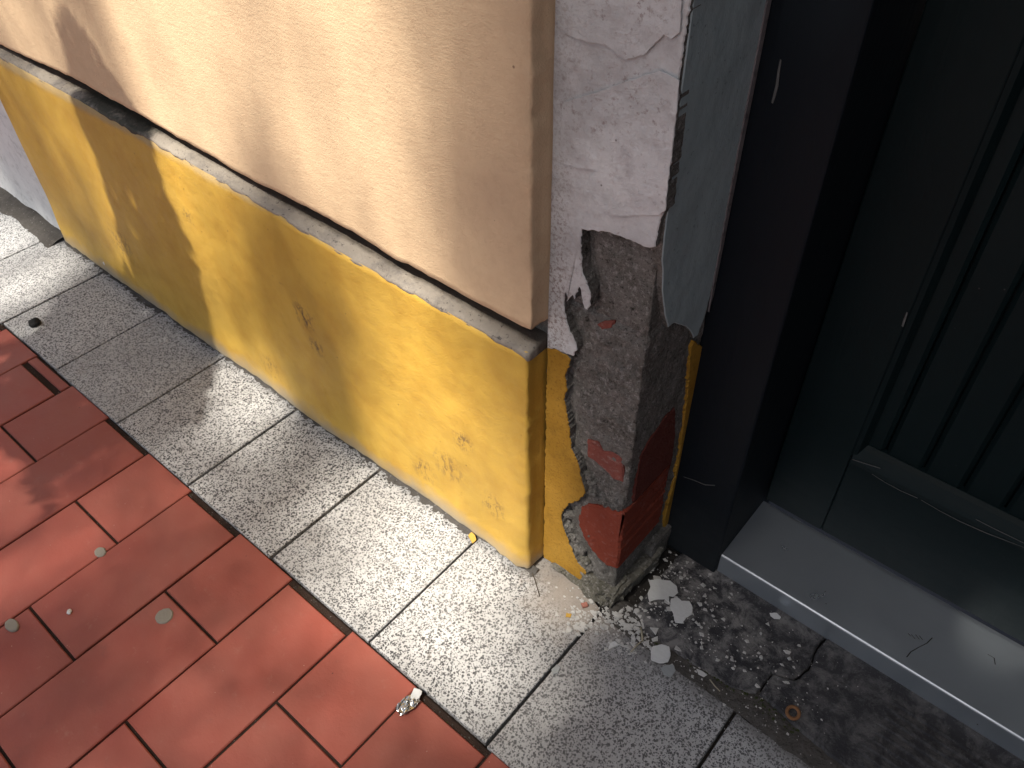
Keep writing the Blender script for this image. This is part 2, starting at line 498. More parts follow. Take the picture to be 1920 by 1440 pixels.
# brick footpath: bed + clinker bricks laid with their long side towards the wall
bed = cbox_mesh('footpath', 3.9, 1.30, .03, .003)
footpath = link('footpath', bed, MAT['sand']); footpath.location = (-.25, -.862, -.0042)
tag(footpath, kind='structure')
PITCHX, BX0 = .1189, .0895
bw = .1162
meshes = {}
def brick_at(cx, y0, y1, dz=0.0, rz=0.0, tilt=(0, 0)):
    key = round(y0-y1, 4)
    if key not in meshes:
        meshes[key] = cbox_mesh('brick', bw, y0-y1, .03, .0014)
    o = link('brick', meshes[key], MAT['klinker'], None)
    o.parent = footpath
    o.matrix_parent_inverse = Matrix.Translation(-footpath.location)
    o.location = (cx, (y0+y1)/2, dz); o.rotation_euler = (tilt[0], tilt[1], rz)
    return o
for k in range(-16, 13):
    cx = BX0+(k-.5)*PITCHX
    short = (k % 2 == 0)
    top = -.2150 if short else -.2232
    top += RND.uniform(-.0012, .0012)
    if k == -7:       # a cut sliver closes this course at the border
        brick_at(cx, -.2175, -.2335, -.0008); top = -.2445
        ends = [top-.236]
    else:
        ends = [top-(.1205 if short else .2410)]
    y = top
    first = True
    while y > -1.45:
        L = (ends[0]-y)*-1 if first else .2385
        if not first: y -= .0036
        L = round(L, 3)
        brick_at(cx+RND.uniform(-.0006, .0006), y, y-L, RND.uniform(-.0011, .0009), RND.uniform(-.0025, .0025),
                 (RND.uniform(-.004, .004), RND.uniform(-.006, .006)))
        y -= L; first = False

# terrazzo border: bed + square slabs along the wall
strip_bed = pymesh('paving_border', [(-2.6, -.2215, -.011), (1.6, -.2215, -.011), (1.6, .16, -.011), (-2.6, .16, -.011),
                                    (-2.6, -.2215, -.04), (1.6, -.2215, -.04), (1.6, .16, -.04), (-2.6, .16, -.04)],
                   [(0, 1, 2, 3), (0, 1, 5, 4), (1, 2, 6, 5), (2, 3, 7, 6), (3, 0, 4, 7)], MAT['soil'])
tag(strip_bed, kind='structure')
def slab_tile(x0, x1, y0, y1f, dz):
    """paving slab; y1f(x) = back edge, a little ragged"""
    n = 12
    P = [(x0, y0), (x1, y0)]
    for i in range(n+1):
        x = x1+(x0-x1)*i/n
        P.append((x, y1f(x)))
    P = [(a, b) for a, b in P]
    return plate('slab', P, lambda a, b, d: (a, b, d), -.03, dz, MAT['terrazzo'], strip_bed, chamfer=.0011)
for k in range(-12, 7):
    x0, x1 = .2*k+.0021, .2*(k+1)-.0021
    if k <= -1:   f = lambda x: .012
    elif k == 0:  f = lambda x: .030+.004*nz(x*40)-max(0, x-.15)*.35
    else:         f = lambda x: .006+.006*nz(x*35, 3)+.004*nz(x*110, 7)+(.004 if x > .45 else 0)
    s = slab_tile(x0+RND.uniform(-.0005, .0005), x1, -.2125+RND.uniform(-.0012, .0012), f, RND.uniform(-.0008, .0012))

# dark stone doorstep in front of the door, cracked into pieces, grooved further along
doorstep = empty('doorstep', (.45, .09, 0), kind='structure')
def G0(u, v, z=0.003): p = at(u, v, 2, z); return (p[0], p[1])
crack = [G0(1418, 1300), G0(1432, 1283), G0(1447, 1262), (.4350, .085), (.442, .11), (.437, .14), (.441, .19)]
front1 = [G0(1206, 1186), G0(1240, 1208), G0(1290, 1240), G0(1335, 1268), G0(1375, 1292), G0(1400, 1299)]
p1 = [(.232, .20), (.232, .05)]+front1+crack
front2 = [G0(1424, 1303), G0(1450, 1325), G0(1490, 1362), G0(1540, 1405), G0(1585, 1440), (.60, .022), (.72, .020)]
p2 = [(a+.0022, b-.0005) for a, b in reversed(crack[1:])]+front2+[(.72, .20)]
p3 = [(.7225, .020), (1.5, .020), (1.5, .20), (.7225, .20)]
for i, pp in enumerate((p1, p2, p3)):
    plate('stone', jag(pp, .006, .0016, i*9), lambda a, b, d: (a, b, d), -.03, .0045+.0012*i, MAT['slate'], doorstep, chamfer=.0022)
for i in range(9):   # anti-slip ribs
    y = .040+.0115*i
    pymesh('rib', [(.535-.006*(i % 3), y-.0028, .004), (.715, y-.0028, .004), (.715, y+.0028, .004), (.535-.006*(i % 3), y+.0028, .004),
                   (.540, y-.0012, .0088), (.715, y-.0012, .0088), (.715, y+.0012, .0088), (.540, y+.0012, .0088)],
           [(4, 5, 6, 7), (0, 1, 5, 4), (1, 2, 6, 5), (2, 3, 7, 6), (3, 0, 4, 7)], MAT['slate'], doorstep)

# soil and old mortar packed along the foot of the wall and behind the broken slabs
def ribbon(name, x0, x1, yfun, zfun, mat, kind='stuff', label=None, nx=260, ny=7, seed=0):
    V = []
    for i in range(nx):
        x = x0+(x1-x0)*i/(nx-1)
        ya, yb = yfun(x)
        for j in range(ny):
            t = j/(ny-1)
            y = ya+(yb-ya)*t
            V.append((x, y, zfun(x, t)+.0022*fbm(x*90+seed, y*90, seed, 3)*(1 if 0 < j else 0)))
    o = pymesh(name, V, grid_faces(nx, ny), mat)
    tag(o, label, 'dirt', None, kind)
    return o
def w1(x):
    gap = .5+.5*nz(x*9, 2.0)
    return (-.004-.016*max(0, gap)-.004*nz(x*50), .006)
ribbon('foot_dirt', -1.16, .10, w1, lambda x, t: -.0006+.009*t*t, MAT['dirt'], label='dark gritty dirt along the foot of the yellow plinth')
ribbon('joint_dirt', .205, .53, lambda x: (.004+.004*nz(x*40), .046+.004*nz(x*30, 4)),
       lambda x, t: .0005+.0025*math.sin(t*math.pi), MAT['dirt'], label='gritty brown dirt between speckled paving and dark doorstep', nx=160, ny=14, seed=3)

# ------------------------------------------------------------------ house front
house = empty('house_front', (-.5, .1, 0), 'house wall with beige plaster above a yellow plinth and a crumbling white corner', 'wall')

def wrap_slab(name, x0, x1, yf, yb, zlist, mat, r=.004, zbot=None, chip=.0014, wave=.0012, seed=0, parent=house, fine=.010):
    """thick coat: front face running along x, rounded arris at x1, side face back to yb, with top and bottom returns"""
    path = []
    n = int((x1-x0)/fine)
    for i in range(n+1):
        path.append((x0+(x1-r-x0)*i/n, yf, 0, -1))
    for i in range(1, 5):
        a = math.pi/2*i/4
        path.append((x1-r+r*math.sin(a), yf+r-r*math.cos(a), math.sin(a), -math.cos(a)))
    for i in range(1, 8):
        path.append((x1, yf+r+(yb-yf-r)*i/7, 1, 0))
    m = len(path)
    V = []
    def row(z, inset=0.0):
        for (x, y, nx_, ny_) in path:
            w = wave*fbm(x*7+seed, z*7, seed, 2)
            e = 0.0
            if abs(x-x1) < .012 and y < yf+.02:
                e = chip*(fbm(x*90+seed, z*120, seed+3, 3)-.4)*max(0, 1-abs(x-x1)/.012)
            d = w+e-inset
            V.append((x+nx_*d, y+ny_*d, z))
    zs = list(zlist)
    row(zs[0], .004)
    for k, z in enumerate(zs): row(z if k else z+.002)
    row(zs[-1]+.0005, .004)
    if zbot:
        for i in range(len(V)):
            x, y, z = V[i]
            if z < .06: V[i] = (x, y, z+zbot(x)*max(0, 1-z/.06))
    F = grid_faces(len(V)//m, m)
    N = len(V)
    rows = N//m
    # close bottom and top to the back plane
    for rr in (0, rows-1):
        base = len(V)
        for j in range(m): V.append((V[rr*m+j][0], max(yb, V[rr*m+j][1]), V[rr*m+j][2]))
        for j in range(m-1): F.append((rr*m+j, rr*m+j+1, base+j+1, base+j))
    return pymesh(name, V, F, mat, parent, smooth=True)

_bb = [(0, 86), (133, 146), (260, 216), (433, 318), (640, 425), (730, 482), (987, 620)]
_yt = [(0, 107), (147, 188), (280, 262), (433, 350), (640, 474), (780, 553), (923, 632), (987, 669)]
_q = [at(u, v, 1, 0.0) for u, v in _bb]; BBX, BBZ = [q[0] for q in _q], [q[2] for q in _q]
_q = [at(u, v, 1, -.003) for u, v in _yt]; YTX, YTZ = [q[0] for q in _q], [q[2] for q in _q]
def bbz(x): return float(np.interp(x, BBX, BBZ))-.4335
def ytz(x): return float(np.interp(x, YTX, YTZ))-.397
zb = [.4335+.0085*i for i in range(46)]+[.85, .95, 1.1, 1.4, 1.8, 2.4, 3.0]
upper = wrap_slab('upper_plaster', -1.147, .0925, .0005, .034, zb, MAT['beige'], r=.0035, chip=.0032, wave=.0016, seed=1)
# uneven lower edge of the beige coat
me = upper.data
for v in me.vertices:
    if v.co.z < .50:
        f = max(0, min(1, 1-(v.co.z-.4335)/.0665))
        v.co.z += f*(bbz(v.co.x)+.0022*fbm(v.co.x*22, 3, 0, 3)+.0014*nz(v.co.x*140))
zp = [.0]+[.004+.0098*i for i in range(40)]+[.397]
plinth = wrap_slab('plinth', -1.147, .0895, -.0030, .034, zp, MAT['yellow'], r=.005, chip=.0030, wave=.0030, seed=4,
                   zbot=lambda x: .004+.006*abs(fbm(x*25, 0, 9, 3))+(.010*max(0, min(1, (x+.04)/.05))*abs(nz(x*45, 4))))
for v in plinth.data.vertices:     # the paint bellies out near the ground and rolls back at the rim
    if v.co.y < .02 and v.co.x < .08:
        v.co.y -= .006*math.exp(-(v.co.z/.05)**2)*(.6+.6*nz(v.co.x*5))
        if v.co.z > .37:
            f = (v.co.z-.37)/.027
            v.co.z += (ytz(v.co.x)+.0018*fbm(v.co.x*14, 1, 2, 3))*f

# weathered ledge on top of the plinth, tucked under the beige coat
V = []
nx, prof = 330, [(-.0008, .390), (-.0036, .3955), (-.0030, .3988), (.0008, .4008), (.0060, .4022), (.0120, .4032), (.0180, .4038), (.034, .4042)]
for i in range(nx):
    x = -1.147+(.0885+1.147)*i/(nx-1)
    for j, (py, pz) in enumerate(prof):
        a = .0016*fbm(x*38, pz*60, 5, 4)
        tt = min(1, j/6); V.append((x, py+a*.8, pz+a*1.3+ytz(x)))
F = grid_faces(nx, len(prof))
b0 = len(V)                        # end return
for (py, pz) in prof: V.append((.0905, max(py+.004, .002), pz-.004))
for j in range(len(prof)-1): F.append(((nx-1)*len(prof)+j, (nx-1)*len(prof)+j+1, b0+j+1, b0+j))
b1 = len(V)
for (py, pz) in prof: V.append((.0905, .034, pz-.004))
for j in range(len(prof)-1): F.append((b0+j, b0+j+1, b1+j+1, b1+j))
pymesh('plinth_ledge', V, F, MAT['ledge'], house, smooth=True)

# masonry behind the coats
def box(name, x0, x1, y0, y1, z0, z1, mat, parent):
    V = [(x, y, z) for z in (z0, z1) for y in (y0, y1) for x in (x0, x1)]
    return pymesh(name, V, [(0, 1, 3, 2), (4, 5, 7, 6), (0, 1, 5, 4), (2, 3, 7, 6), (0, 2, 6, 4), (1, 3, 7, 5)], mat, parent)
box('masonry', -1.147, .088, .0335, .40, -.04, 3.0, MAT['mortar'], house)
box('masonry', .088, .190, .052, .40, -.04, 3.0, MAT['mortar'], house)

# exposed mortar core of the corner
YF, XR = .0345, .2035
_eb = [(at(u, v, 1, .027)[2], at(u, v, 1, .027)[0]) for u, v in [(1088, 445), (1090, 500), (1100, 530), (1100, 582), (1062, 600), (1066, 615), (1078, 640), (1074, 668),
       (1066, 690), (1059, 705), (1061, 765), (1068, 810), (1075, 850), (1088, 890), (1097, 925), (1068, 945), (1054, 965), (1066, 1015), (1098, 1070), (1110, 1140)]]
_eb.sort(); EZ, EX = [q[0] for q in _eb], [q[1] for q in _eb]
V = []
path = []
for i in range(64): path.append((.086+(XR-.006-.086)*i/63, YF, 0, -1))
for i in range(1, 7):
    a = math.pi/2*i/7
    path.append((XR-.006+.006*math.sin(a), YF+.006-.006*math.cos(a), math.sin(a), -math.cos(a)))
for i in range(60): path.append((XR, YF+.006+(.152-YF-.006)*i/59, 1, 0))
zz = [.0025*i for i in range(262)]
for z in zz:
    for (x, y, a, b) in path:
        vo = mnoise.voronoi((x*95, y*95, z*95))[0]
        v2 = mnoise.voronoi((x*260, y*260, z*260))[0]
        d = .0040*fbm(x*38, y*38, z*38, 4)+.0030*(.45-vo[0])+.0014*(.4-v2[0])
        # smoother, deeper block above a broken course; crusty mortar below it
        if z > .452: d = d*.42-.0032
        elif z < .24: d = d*1.15-.0012
        else: d = d*.95+.0012
        if .438 < z < .458: d -= .004*(1-abs(z-.448)/.010)*(1 if b else 0)
        if b < -.5:                                     # crevice behind the broken coats
            q = x-float(np.interp(z, EZ, EX))
            if -.012 < q < .007: d -= .0045*(1-abs(q-.001)/.013)
        if a > .9: d = d*.40-.0012                     # reveal side is flatter
        V.append((x+a*d, y+b*d, z))
core = pymesh('mortar_core', V, grid_faces(len(zz), len(path)), MAT['mortar'], house)
core.data.shade_smooth()

# red bricks showing in the broken corner
fr0 = lambda a, b, d: (a, d, b)
def brickpoly(pix, y1, y0, mat, nm='brick', seed=0):
    P = [(at(u, v, 1, y1)[0], at(u, v, 1, y1)[2]) for u, v in pix]
    return plate(nm, jag(P, .004, .0012, seed), lambda a, b, d: (a, d, b), y0, y1, mat, house, chamfer=.0018)
BP = [(1083, 968), (1090, 952), (1106, 945), (1122, 949), (1138, 944), (1155, 953), (1168, 960), (1175, 962), (1171, 985), (1166, 1015), (1160, 1045), (1153, 1063), (1138, 1060), (1120, 1044), (1104, 1022), (1091, 1000), (1084, 982)]
P = [(min(.2046, at(u, v, 1, .0335)[0]), at(u, v, 1, .0335)[2]) for u, v in BP]
P = [(.2046 if a > .199 else a, b) for a, b in P]
plate('brick', jag(P, .003, .0022, 4), fr0, .128, .0322, MAT['oldbrick'], house, chamfer=.0024)
RB = [(1176, 955), (1180, 905), (1196, 862), (1222, 820), (1250, 780), (1268, 765), (1268, 812), (1262, 862), (1250, 905), (1232, 930), (1205, 948)]
P = [(min(.150, max(.050, at(u, v, 0, .2045)[1])), at(u, v, 0, .2045)[2]) for u, v in RB]
plate('brick', jag(P, .004, .0016, 9), lambda a, b, d: (d, a, b), .19, .2042, MAT['darkbrick'], house, chamfer=.0020)
brickpoly([(1100, 826), (1118, 828), (1130, 846), (1150, 850), (1167, 862), (1169, 905), (1150, 900), (1135, 884), (1118, 868), (1100, 856)], .0312, .05, MAT['dustbrick'], seed=3)
brickpoly([(1118, 609), (1132, 604), (1152, 603), (1148, 617), (1130, 622)], .0355, .05, MAT['dustbrick'], seed=6)
# rubble crust between the brick and the yellow render, and footing stones
for i, (u, v, r) in enumerate([(1066, 985, .010), (1078, 1005, .011), (1086, 1028, .011), (1096, 1048, .010), (1070, 962, .009), (1105, 1062, .009),
                               (1118, 925, .014), (1140, 938, .013), (1112, 900, .010), (1155, 945, .010)]):
    p = at(u, v, 1, .036)
    lump('mortar_lump', (p[0], .038, max(p[2], .006)), (r, .008, r*.9), MAT['mortar'] if i != 3 else MAT['footing'], house, amp=.55, freq=170, sub=4, seed=i+20)
lump('footing_stone', (.1790, .060, .0125), (.0270, .0400, .0175), MAT['footing'], house, amp=.26, freq=75, sub=10, seed=11, rot=(0, 0, .10), boxy=.55)
lump('footing_stone', (.2035, .078, .0120), (.0105, .0520, .0160), MAT['footing'], house, amp=.32, freq=75, sub=10, seed=14, rot=(0, .15, -.10), boxy=.5)
lump('footing_stone', (.2020, .130, .0200), (.0100, .0230, .0260), MAT['mortar'], house, amp=.16, freq=70, sub=4, seed=16, boxy=.7)
lump('mortar_lump', (.135, .030, .006), (.030, .010, .006), MAT['footing'], house, amp=.4, freq=80, sub=3, seed=18)

# white coat on the face of the corner, broken off below
YW = .027
fr = lambda a, b, d: (a, d, b)
def FP(pix): return [(at(u, v, 1, YW)[0], max(.004, at(u, v, 1, YW)[2])) for u, v in pix]
wpix = [(1295, 0), (1284, 70), (1276, 125), (1272, 150), (1270, 200), (1262, 270), (1254, 330), (1247, 395), (1238, 412), (1232, 440), (1228, 462), (1215, 467),
        (1195, 458), (1170, 446), (1150, 440), (1130, 434), (1105, 433), (1092, 431), (1088, 445), (1089, 470), (1090, 500), (1093, 515),
        (1100, 530), (1106, 550), (1106, 572), (1101, 582), (1095, 578), (1091, 563), (1088, 550), (1086, 538), (1081, 550), (1077, 562),
        (1073, 553), (1068, 560), (1063, 566), (1060, 545), (1057, 566), (1059, 590), (1066, 615), (1078, 640), (1080, 655), (1074, 668), (1062, 664), (1040, 655)]
wl = FP(wpix)
zjoin = wl[-1][1]-.004
white_pts = [(.0912, 3.0), (.2095, 3.0)]+wl+[(.0912, zjoin)]
white = plate('white_coat', jag(white_pts, .0022, .0015, 3), fr, .0415, YW, MAT['white'], house, chamfer=.0009, edge=MAT['mortar'])
ypix = [(1062, 666), (1070, 674), (1066, 690), (1059, 705), (1063, 730), (1058, 745), (1061, 765), (1066, 790), (1068, 810), (1070, 835),
        (1075, 850), (1083, 865), (1088, 890), (1095, 915), (1097, 925), (1085, 938), (1068, 945), (1057, 955), (1052, 968), (1056, 990),
        (1066, 1015), (1074, 1035), (1082, 1055), (1098, 1070), (1098, 1090), (1075, 1090), (1050, 1085), (1030, 1076)]
yl = FP(ypix)
ypts = [(.0912, zjoin-.0004), FP([(1040, 656)])[0]]+yl+[(.0912, .004)]
plate('yellow_coat', jag(ypts, .0022, .0017, 8), fr, .0415, YW-.0003, MAT['yellow2'], house, chamfer=.0009, edge=MAT['mortar'])
# second paint skin lifting off the white coat, with curled lower edges
def skin(pix, thick, seed, parent):
    P = FP(pix)
    return plate('paint_flake', jag(P, .003, .0008, seed), fr, YW-.0009, YW-.0009-thick, MAT['white'], parent, chamfer=.0003)
sk1 = [(1052, -60), (1283, -60), (1281, 0), (1278, 60), (1262, 72), (1248, 64), (1232, 78), (1215, 98), (1196, 106), (1176, 110), (1162, 103), (1150, 92), (1138, 82), (1115, 80), (1090, 73), (1070, 66), (1058, 55)]
skin(sk1, .0013, 2, white)
sk2 = [(1276, 150), (1270, 215), (1262, 285), (1255, 340), (1250, 392), (1240, 401), (1215, 402), (1190, 402), (1168, 405), (1150, 402), (1134, 392), (1122, 378), (1112, 362), (1104, 345), (1110, 330),
       (1120, 318), (1104, 315), (1085, 314), (1070, 308), (1056, 306), (1054, 250), (1056, 190), (1110, 175), (1180, 150), (1240, 130)]
skin(sk2, .0011, 6, white)

# blue-grey coat on the reveal (faces the doorway)
XW = .2068
rv = lambda a, b, d: (d, a, b)
def RP(pix, ymax=.1525): return [(min(ymax, max(.0300, at(u, v, 0, XW)[1])), at(u, v, 0, XW)[2]) for u, v in pix]
rpix = [(1335, 540), (1322, 592), (1309, 628), (1301, 634), (1295, 620), (1286, 612), (1275, 609), (1264, 606), (1254, 613), (1248, 596),
        (1245, 572), (1242, 545), (1244, 512), (1242, 488), (1245, 455), (1250, 412), (1258, 350)]
rpts = [(.0305, 3.0), (.1525, 3.0)]+RP(rpix)+[(.0305, .66)]
reveal = plate('reveal_coat', jag(rpts, .004, .0007, 12), rv, .196, XW, MAT['blue'], house, chamfer=.0009, edge=MAT['mortar'])
# lighter caulk bead along the door frame
cp = [(.1430, 2.6), (.1518, 2.6), (.1518, .44), (.1490, .418), (.1455, .46), (.1440, .60)]
plate('caulk_bead', jag(cp, .006, .0010, 15), rv, XW-.001, XW+.0012, MAT['caulk'], reveal, chamfer=.0006)
rs = [(1303, 640), (1318, 652), (1317, 690), (1309, 722), (1301, 760), (1292, 800), (1286, 850), (1278, 900), (1268, 950), (1257, 1000),
      (1249, 1003), (1248, 975), (1256, 940), (1267, 900), (1276, 850), (1284, 790), (1291, 740), (1294, 700), (1296, 660)]
plate('yellow_coat', jag(RP(rs, .1575), .0025, .0026, 17), rv, .198, XW-.0012, MAT['yellow2'], house, chamfer=.0010)

# neighbouring white wall to the left
nb = empty('neighbour_wall', (-1.8, .05, 0), 'white plastered wall beyond the left end of the yellow plinth', 'wall')
V = []
nxn, nzn = 60, 40
for i in range(nxn):
    x = -3.4+(3.4-1.1475)*(i/(nxn-1))**.6
    for j in range(nzn):
        z = .012*(1+nz(x*12)*.8)+(3.0)*(j/(nzn-1))**2.4
        V.append((x, .010+.004*fbm(x*6, z*6, 0, 3)-.004*math.exp(-(z/.03)**2), z))
pymesh('plaster', V, grid_faces(nxn, nzn), MAT['nwall'], nb, smooth=True)
box('masonry', -3.4, -1.1485, .026, .4, -.04, 3.0, MAT['mortar'], nb)
ribbon('foot_dirt', -2.6, -1.165, lambda x: (-.036+.012*nz(x*14), .014), lambda x, t: -.0004+.014*t, MAT['dirt'], label='dark mortar and dirt along the foot of the white wall', nx=160, ny=8, seed=8)

# added wall out of view on the right, keeps sky light off doorway-facing sides
blocker = empty('sky_blocker_wall', (1.4, -.5, 0), 'added dark grey wall that blocks sky light, outside the right edge of the picture', 'wall')
for i in range(16):
    z0 = -.04+.17*i
    box('board', 1.252, 1.30, -1.35, .33, z0, z0+.166, MAT['blocker_grey'], blocker)
box('masonry', 1.2995, 1.6, -1.34, .40, -.04, 2.6, MAT['mortar'], blocker)

# ------------------------------------------------------------------ door
door = empty('door', (.6, .25, 0), 'dark green-black wooden door with vertical boards in an anthracite frame', 'door')
def bevbox(name, x0, x1, y0, y1, z0, z1, mat, parent, ch=.003):
    bm = bmesh.new()
    bmesh.ops.create_cube(bm, size=1.0)
    for v in bm.verts:
        v.co = Vector((x0+(v.co.x+.5)*(x1-x0), y0+(v.co.y+.5)*(y1-y0), z0+(v.co.z+.5)*(z1-z0)))
    bmesh.ops.bevel(bm, geom=bm.edges[:], offset=ch, segments=2, profile=.5, affect='EDGES')
    me = bpy.data.meshes.new(name); bm.to_mesh(me); bm.free()
    return link(name, me, mat, parent)
frame = bevbox('door_frame', .2005, .2840, .1535, .330, .0015, 3.0, MAT['frame'], door, .0025)
LY = .275
bevbox('stile', .2865, .3680, LY, LY+.045, .046, 3.0, MAT['door'], door, .002)
rail = bevbox('bottom_rail', .3682, 1.25, LY+.0006, LY+.044, .046, .192, MAT['door'], door, .002)
# sloping weather moulding over the bottom rail
mp = [(LY+.0120, .2150), (LY+.0065, .2105), (LY-.0015, .2010), (LY-.0045, .1965), (LY-.0040, .1905), (LY+.0030, .1860), (LY+.020, .1860), (LY+.020, .2150)]
V = []
for x in (.3700, 1.25):
    for (y, z) in mp: V.append((x, y, z))
n = len(mp)
pymesh('moulding', V, [(i, (i+1) % n, n+(i+1) % n, n+i) for i in range(n)]+[tuple(range(n)), tuple(range(n, 2*n))], MAT['door'], door)
# side bead of the panel
mp = [(.3682, LY-.001), (.3735, LY+.0005), (.3765, LY+.006), (.3790, LY+.0115), (.3682, LY+.013)]
V = [(x, y, z) for z in (.200, 3.0) for (x, y) in mp]
n = len(mp)
pymesh('moulding', V, [(i, (i+1) % n, n+(i+1) % n, n+i) for i in range(n)]+[tuple(range(n)), tuple(range(n, 2*n))], MAT['door'], door)
bx = [.3705, .3985, .4430, .4880, .5330, .5780, .6230, .6680, .7130, .7580, .8030, .8480, .8930]
for a, b in zip(bx[:-1], bx[1:]):
    ch = .0045
    prof = [(a+.0012, LY+.030), (a+.0012, LY+.0135+ch), (a+.0012+ch, LY+.0135), (b-.0012-ch, LY+.0135), (b-.0012, LY+.0135+ch), (b-.0012, LY+.030)]
    V = [(x, y, z) for z in (.200, 3.0) for (x, y) in prof]
    n = 6
    pymesh('board', V, [(i, i+1, n+i+1, n+i) for i in range(n-1)]+[tuple(range(n)), tuple(range(n, 2*n))], MAT['door'], door)
box('backing', .34, 1.25, LY+.031, LY+.040, .19, 3.0, MAT['door'], door)
# scratches rubbed through the paint
def scratch(pix, y, w, parent, nm='scratch'):
    P = [at(u, v, 1, y) for u, v in pix]
    V = []
    for i, p in enumerate(P):
        q = w*(0.4+.6*math.sin(math.pi*(i+.3)/(len(P))))
        V += [(p[0]-q, y-.0003, p[2]+q*.3), (p[0]+q, y-.0003, p[2]-q*.3), (p[0]+q, y+.0005, p[2]-q*.3), (p[0]-q, y+.0005, p[2]+q*.3)]
    F = []
    for i in range(len(P)-1):
        for j in range(4): F.append((i*4+j, i*4+(j+1) % 4, i*4+4+(j+1) % 4, i*4+4+j))
    F += [(0, 1, 2, 3), tuple(range(len(V)-4, len(V)))]
    return pymesh(nm, V, F, MAT['scratch'], parent)
scratch([(1464, 112), (1460, 135), (1457, 160), (1452, 180), (1448, 193)], .1533, .0012, frame)
scratch([(1282, 894), (1300, 900), (1322, 909), (1340, 910)], .1533, .0006, frame)
scratch([(1701, 586), (1696, 600), (1692, 612)], LY-.0010, .0011, door)
for pix, w in (([(1599, 862), (1618, 868), (1650, 878)], .0006), ([(1635, 889), (1660, 905), (1690, 921), (1720, 934)], .0005),
               ([(1728, 938), (1760, 957), (1800, 978), (1850, 1000), (1919, 1026)], .0006), ([(1830, 974), (1865, 992), (1919, 1018)], .0006)):
    scratch(pix, LY-.0046, w, rail)
# brushed steel threshold
th = empty('threshold', (.76, .22, .0), 'brushed steel threshold plate at the foot of the dark door', 'threshold')
prof = [(.1600, .0030), (.1600, .0375), (.1606, .0390), (.1622, .0397), (.2745, .0405), (.2760, .0405), (.2760, .0030)]
V = []
for x in (.2850, 1.25):
    for (y, z) in prof: V.append((x, y, z))
n = len(prof)
pymesh('plate', V, [(i, (i+1) % n, n+(i+1) % n, n+i) for i in range(n)]+[tuple(range(n)), tuple(range(n, 2*n))], MAT['steel'], th)
for i, pix in enumerate([[(1703, 1188), (1708, 1193)], [(1709, 1190), (1716, 1198)], [(1717, 1190), (1724, 1199)], [(1724, 1192), (1730, 1200)],
                         [(1748, 1196), (1738, 1206), (1722, 1214), (1708, 1222), (1700, 1232)], [(1852, 1227), (1864, 1234), (1866, 1246)]]):
    P = [at(u, v, 2, .0402) for u, v in pix]
    V = []
    for p in P:
        z = .0397+(p[1]-.1622)/(.2745-.1622)*.0008
        V += [(p[0]-.0009, p[1], z-.0004), (p[0]+.0009, p[1]+.0004, z-.0004), (p[0], p[1], z+.0006)]
    F = [(k*3+j, k*3+(j+1) % 3, k*3+3+(j+1) % 3, k*3+3+j) for k in range(len(P)-1) for j in range(3)]+[(0, 1, 2), tuple(range(len(V)-3, len(V)))]
    pymesh('scuff', V, F, MAT['pebble'], th)

# ------------------------------------------------------------------ small things on the ground
def chip_outline(r, n, seed, asp=1.0, jit=.28):
    rr = random.Random(seed)
    return [(r*(1+jit*rr.uniform(-1, 1))*math.cos(2*math.pi*i/n), asp*r*(1+jit*rr.uniform(-1, 1))*math.sin(2*math.pi*i/n)) for i in range(n)]
def poly_chip(name, pix, z, th_, mat, tilt=(0, 0), label=None, cat=None, group=None, jg=.0007, seed=0):
    P = [tuple(at(u, v, 2, z)[:2]) for u, v in pix]
    c = np.mean(np.array(P), 0)
    f = lambda a, b, d: (a, b, z+d+(a-c[0])*tilt[0]+(b-c[1])*tilt[1])
    o = plate(name, jag(P, .0025, jg, seed), f, 0, th_, mat, None, chamfer=.0003)
    tag(o, label, cat, group); return o
GF = 'paint flakes fallen below the broken corner'
poly_chip('paint_flake', [(1216, 1088), (1232, 1086), (1256, 1090), (1268, 1100), (1271, 1112), (1262, 1120), (1254, 1118), (1256, 1132), (1246, 1124), (1230, 1124), (1218, 1128), (1214, 1112), (1220, 1100)],
          .0065, .0012, MAT['flake'], (.04, .03), 'large ragged white paint flake by the foot of the broken corner', 'paint flake', GF, seed=1)
poly_chip('paint_flake', [(1258, 1124), (1270, 1121), (1278, 1128), (1292, 1128), (1299, 1140), (1297, 1153), (1287, 1158), (1280, 1168), (1266, 1167), (1262, 1150), (1256, 1138)],
          .0068, .0012, MAT['flake'], (-.05, .04), 'rounded white paint flake touching the large ragged one on the doorstep', 'paint flake', GF, seed=2)
poly_chip('paint_flake', [(1224, 1212), (1240, 1208), (1255, 1213), (1257, 1230), (1252, 1243), (1236, 1245), (1221, 1238), (1220, 1222)],
          .0060, .0014, MAT['flake'], (.05, -.03), 'squarish pale paint flake at the edge of the dark doorstep', 'paint flake', GF, seed=3)
poly_chip('paint_flake', [(1246, 1248), (1262, 1247), (1267, 1258), (1258, 1270), (1244, 1264), (1240, 1254)],
          .0040, .0013, MAT['greyflake'], (-.05, .05), 'small grey paint flake just below the squarish pale one', 'paint flake', GF, seed=4)
poly_chip('paint_flake', [(1443, 1149), (1456, 1150), (1464, 1158), (1462, 1162), (1452, 1160), (1445, 1155)],
          .0060, .0012, MAT['flake'], (.05, .05), 'small white paint flake in front of the steel threshold', 'paint flake', GF, seed=5)
poly_chip('paint_flake', [(1143, 1208), (1152, 1203), (1162, 1210), (1150, 1214), (1140, 1218)],
          .0025, .0012, MAT['flake'], (.05, .1), 'small pointed white flake on the speckled slab below the footing', 'paint flake', GF, seed=6)
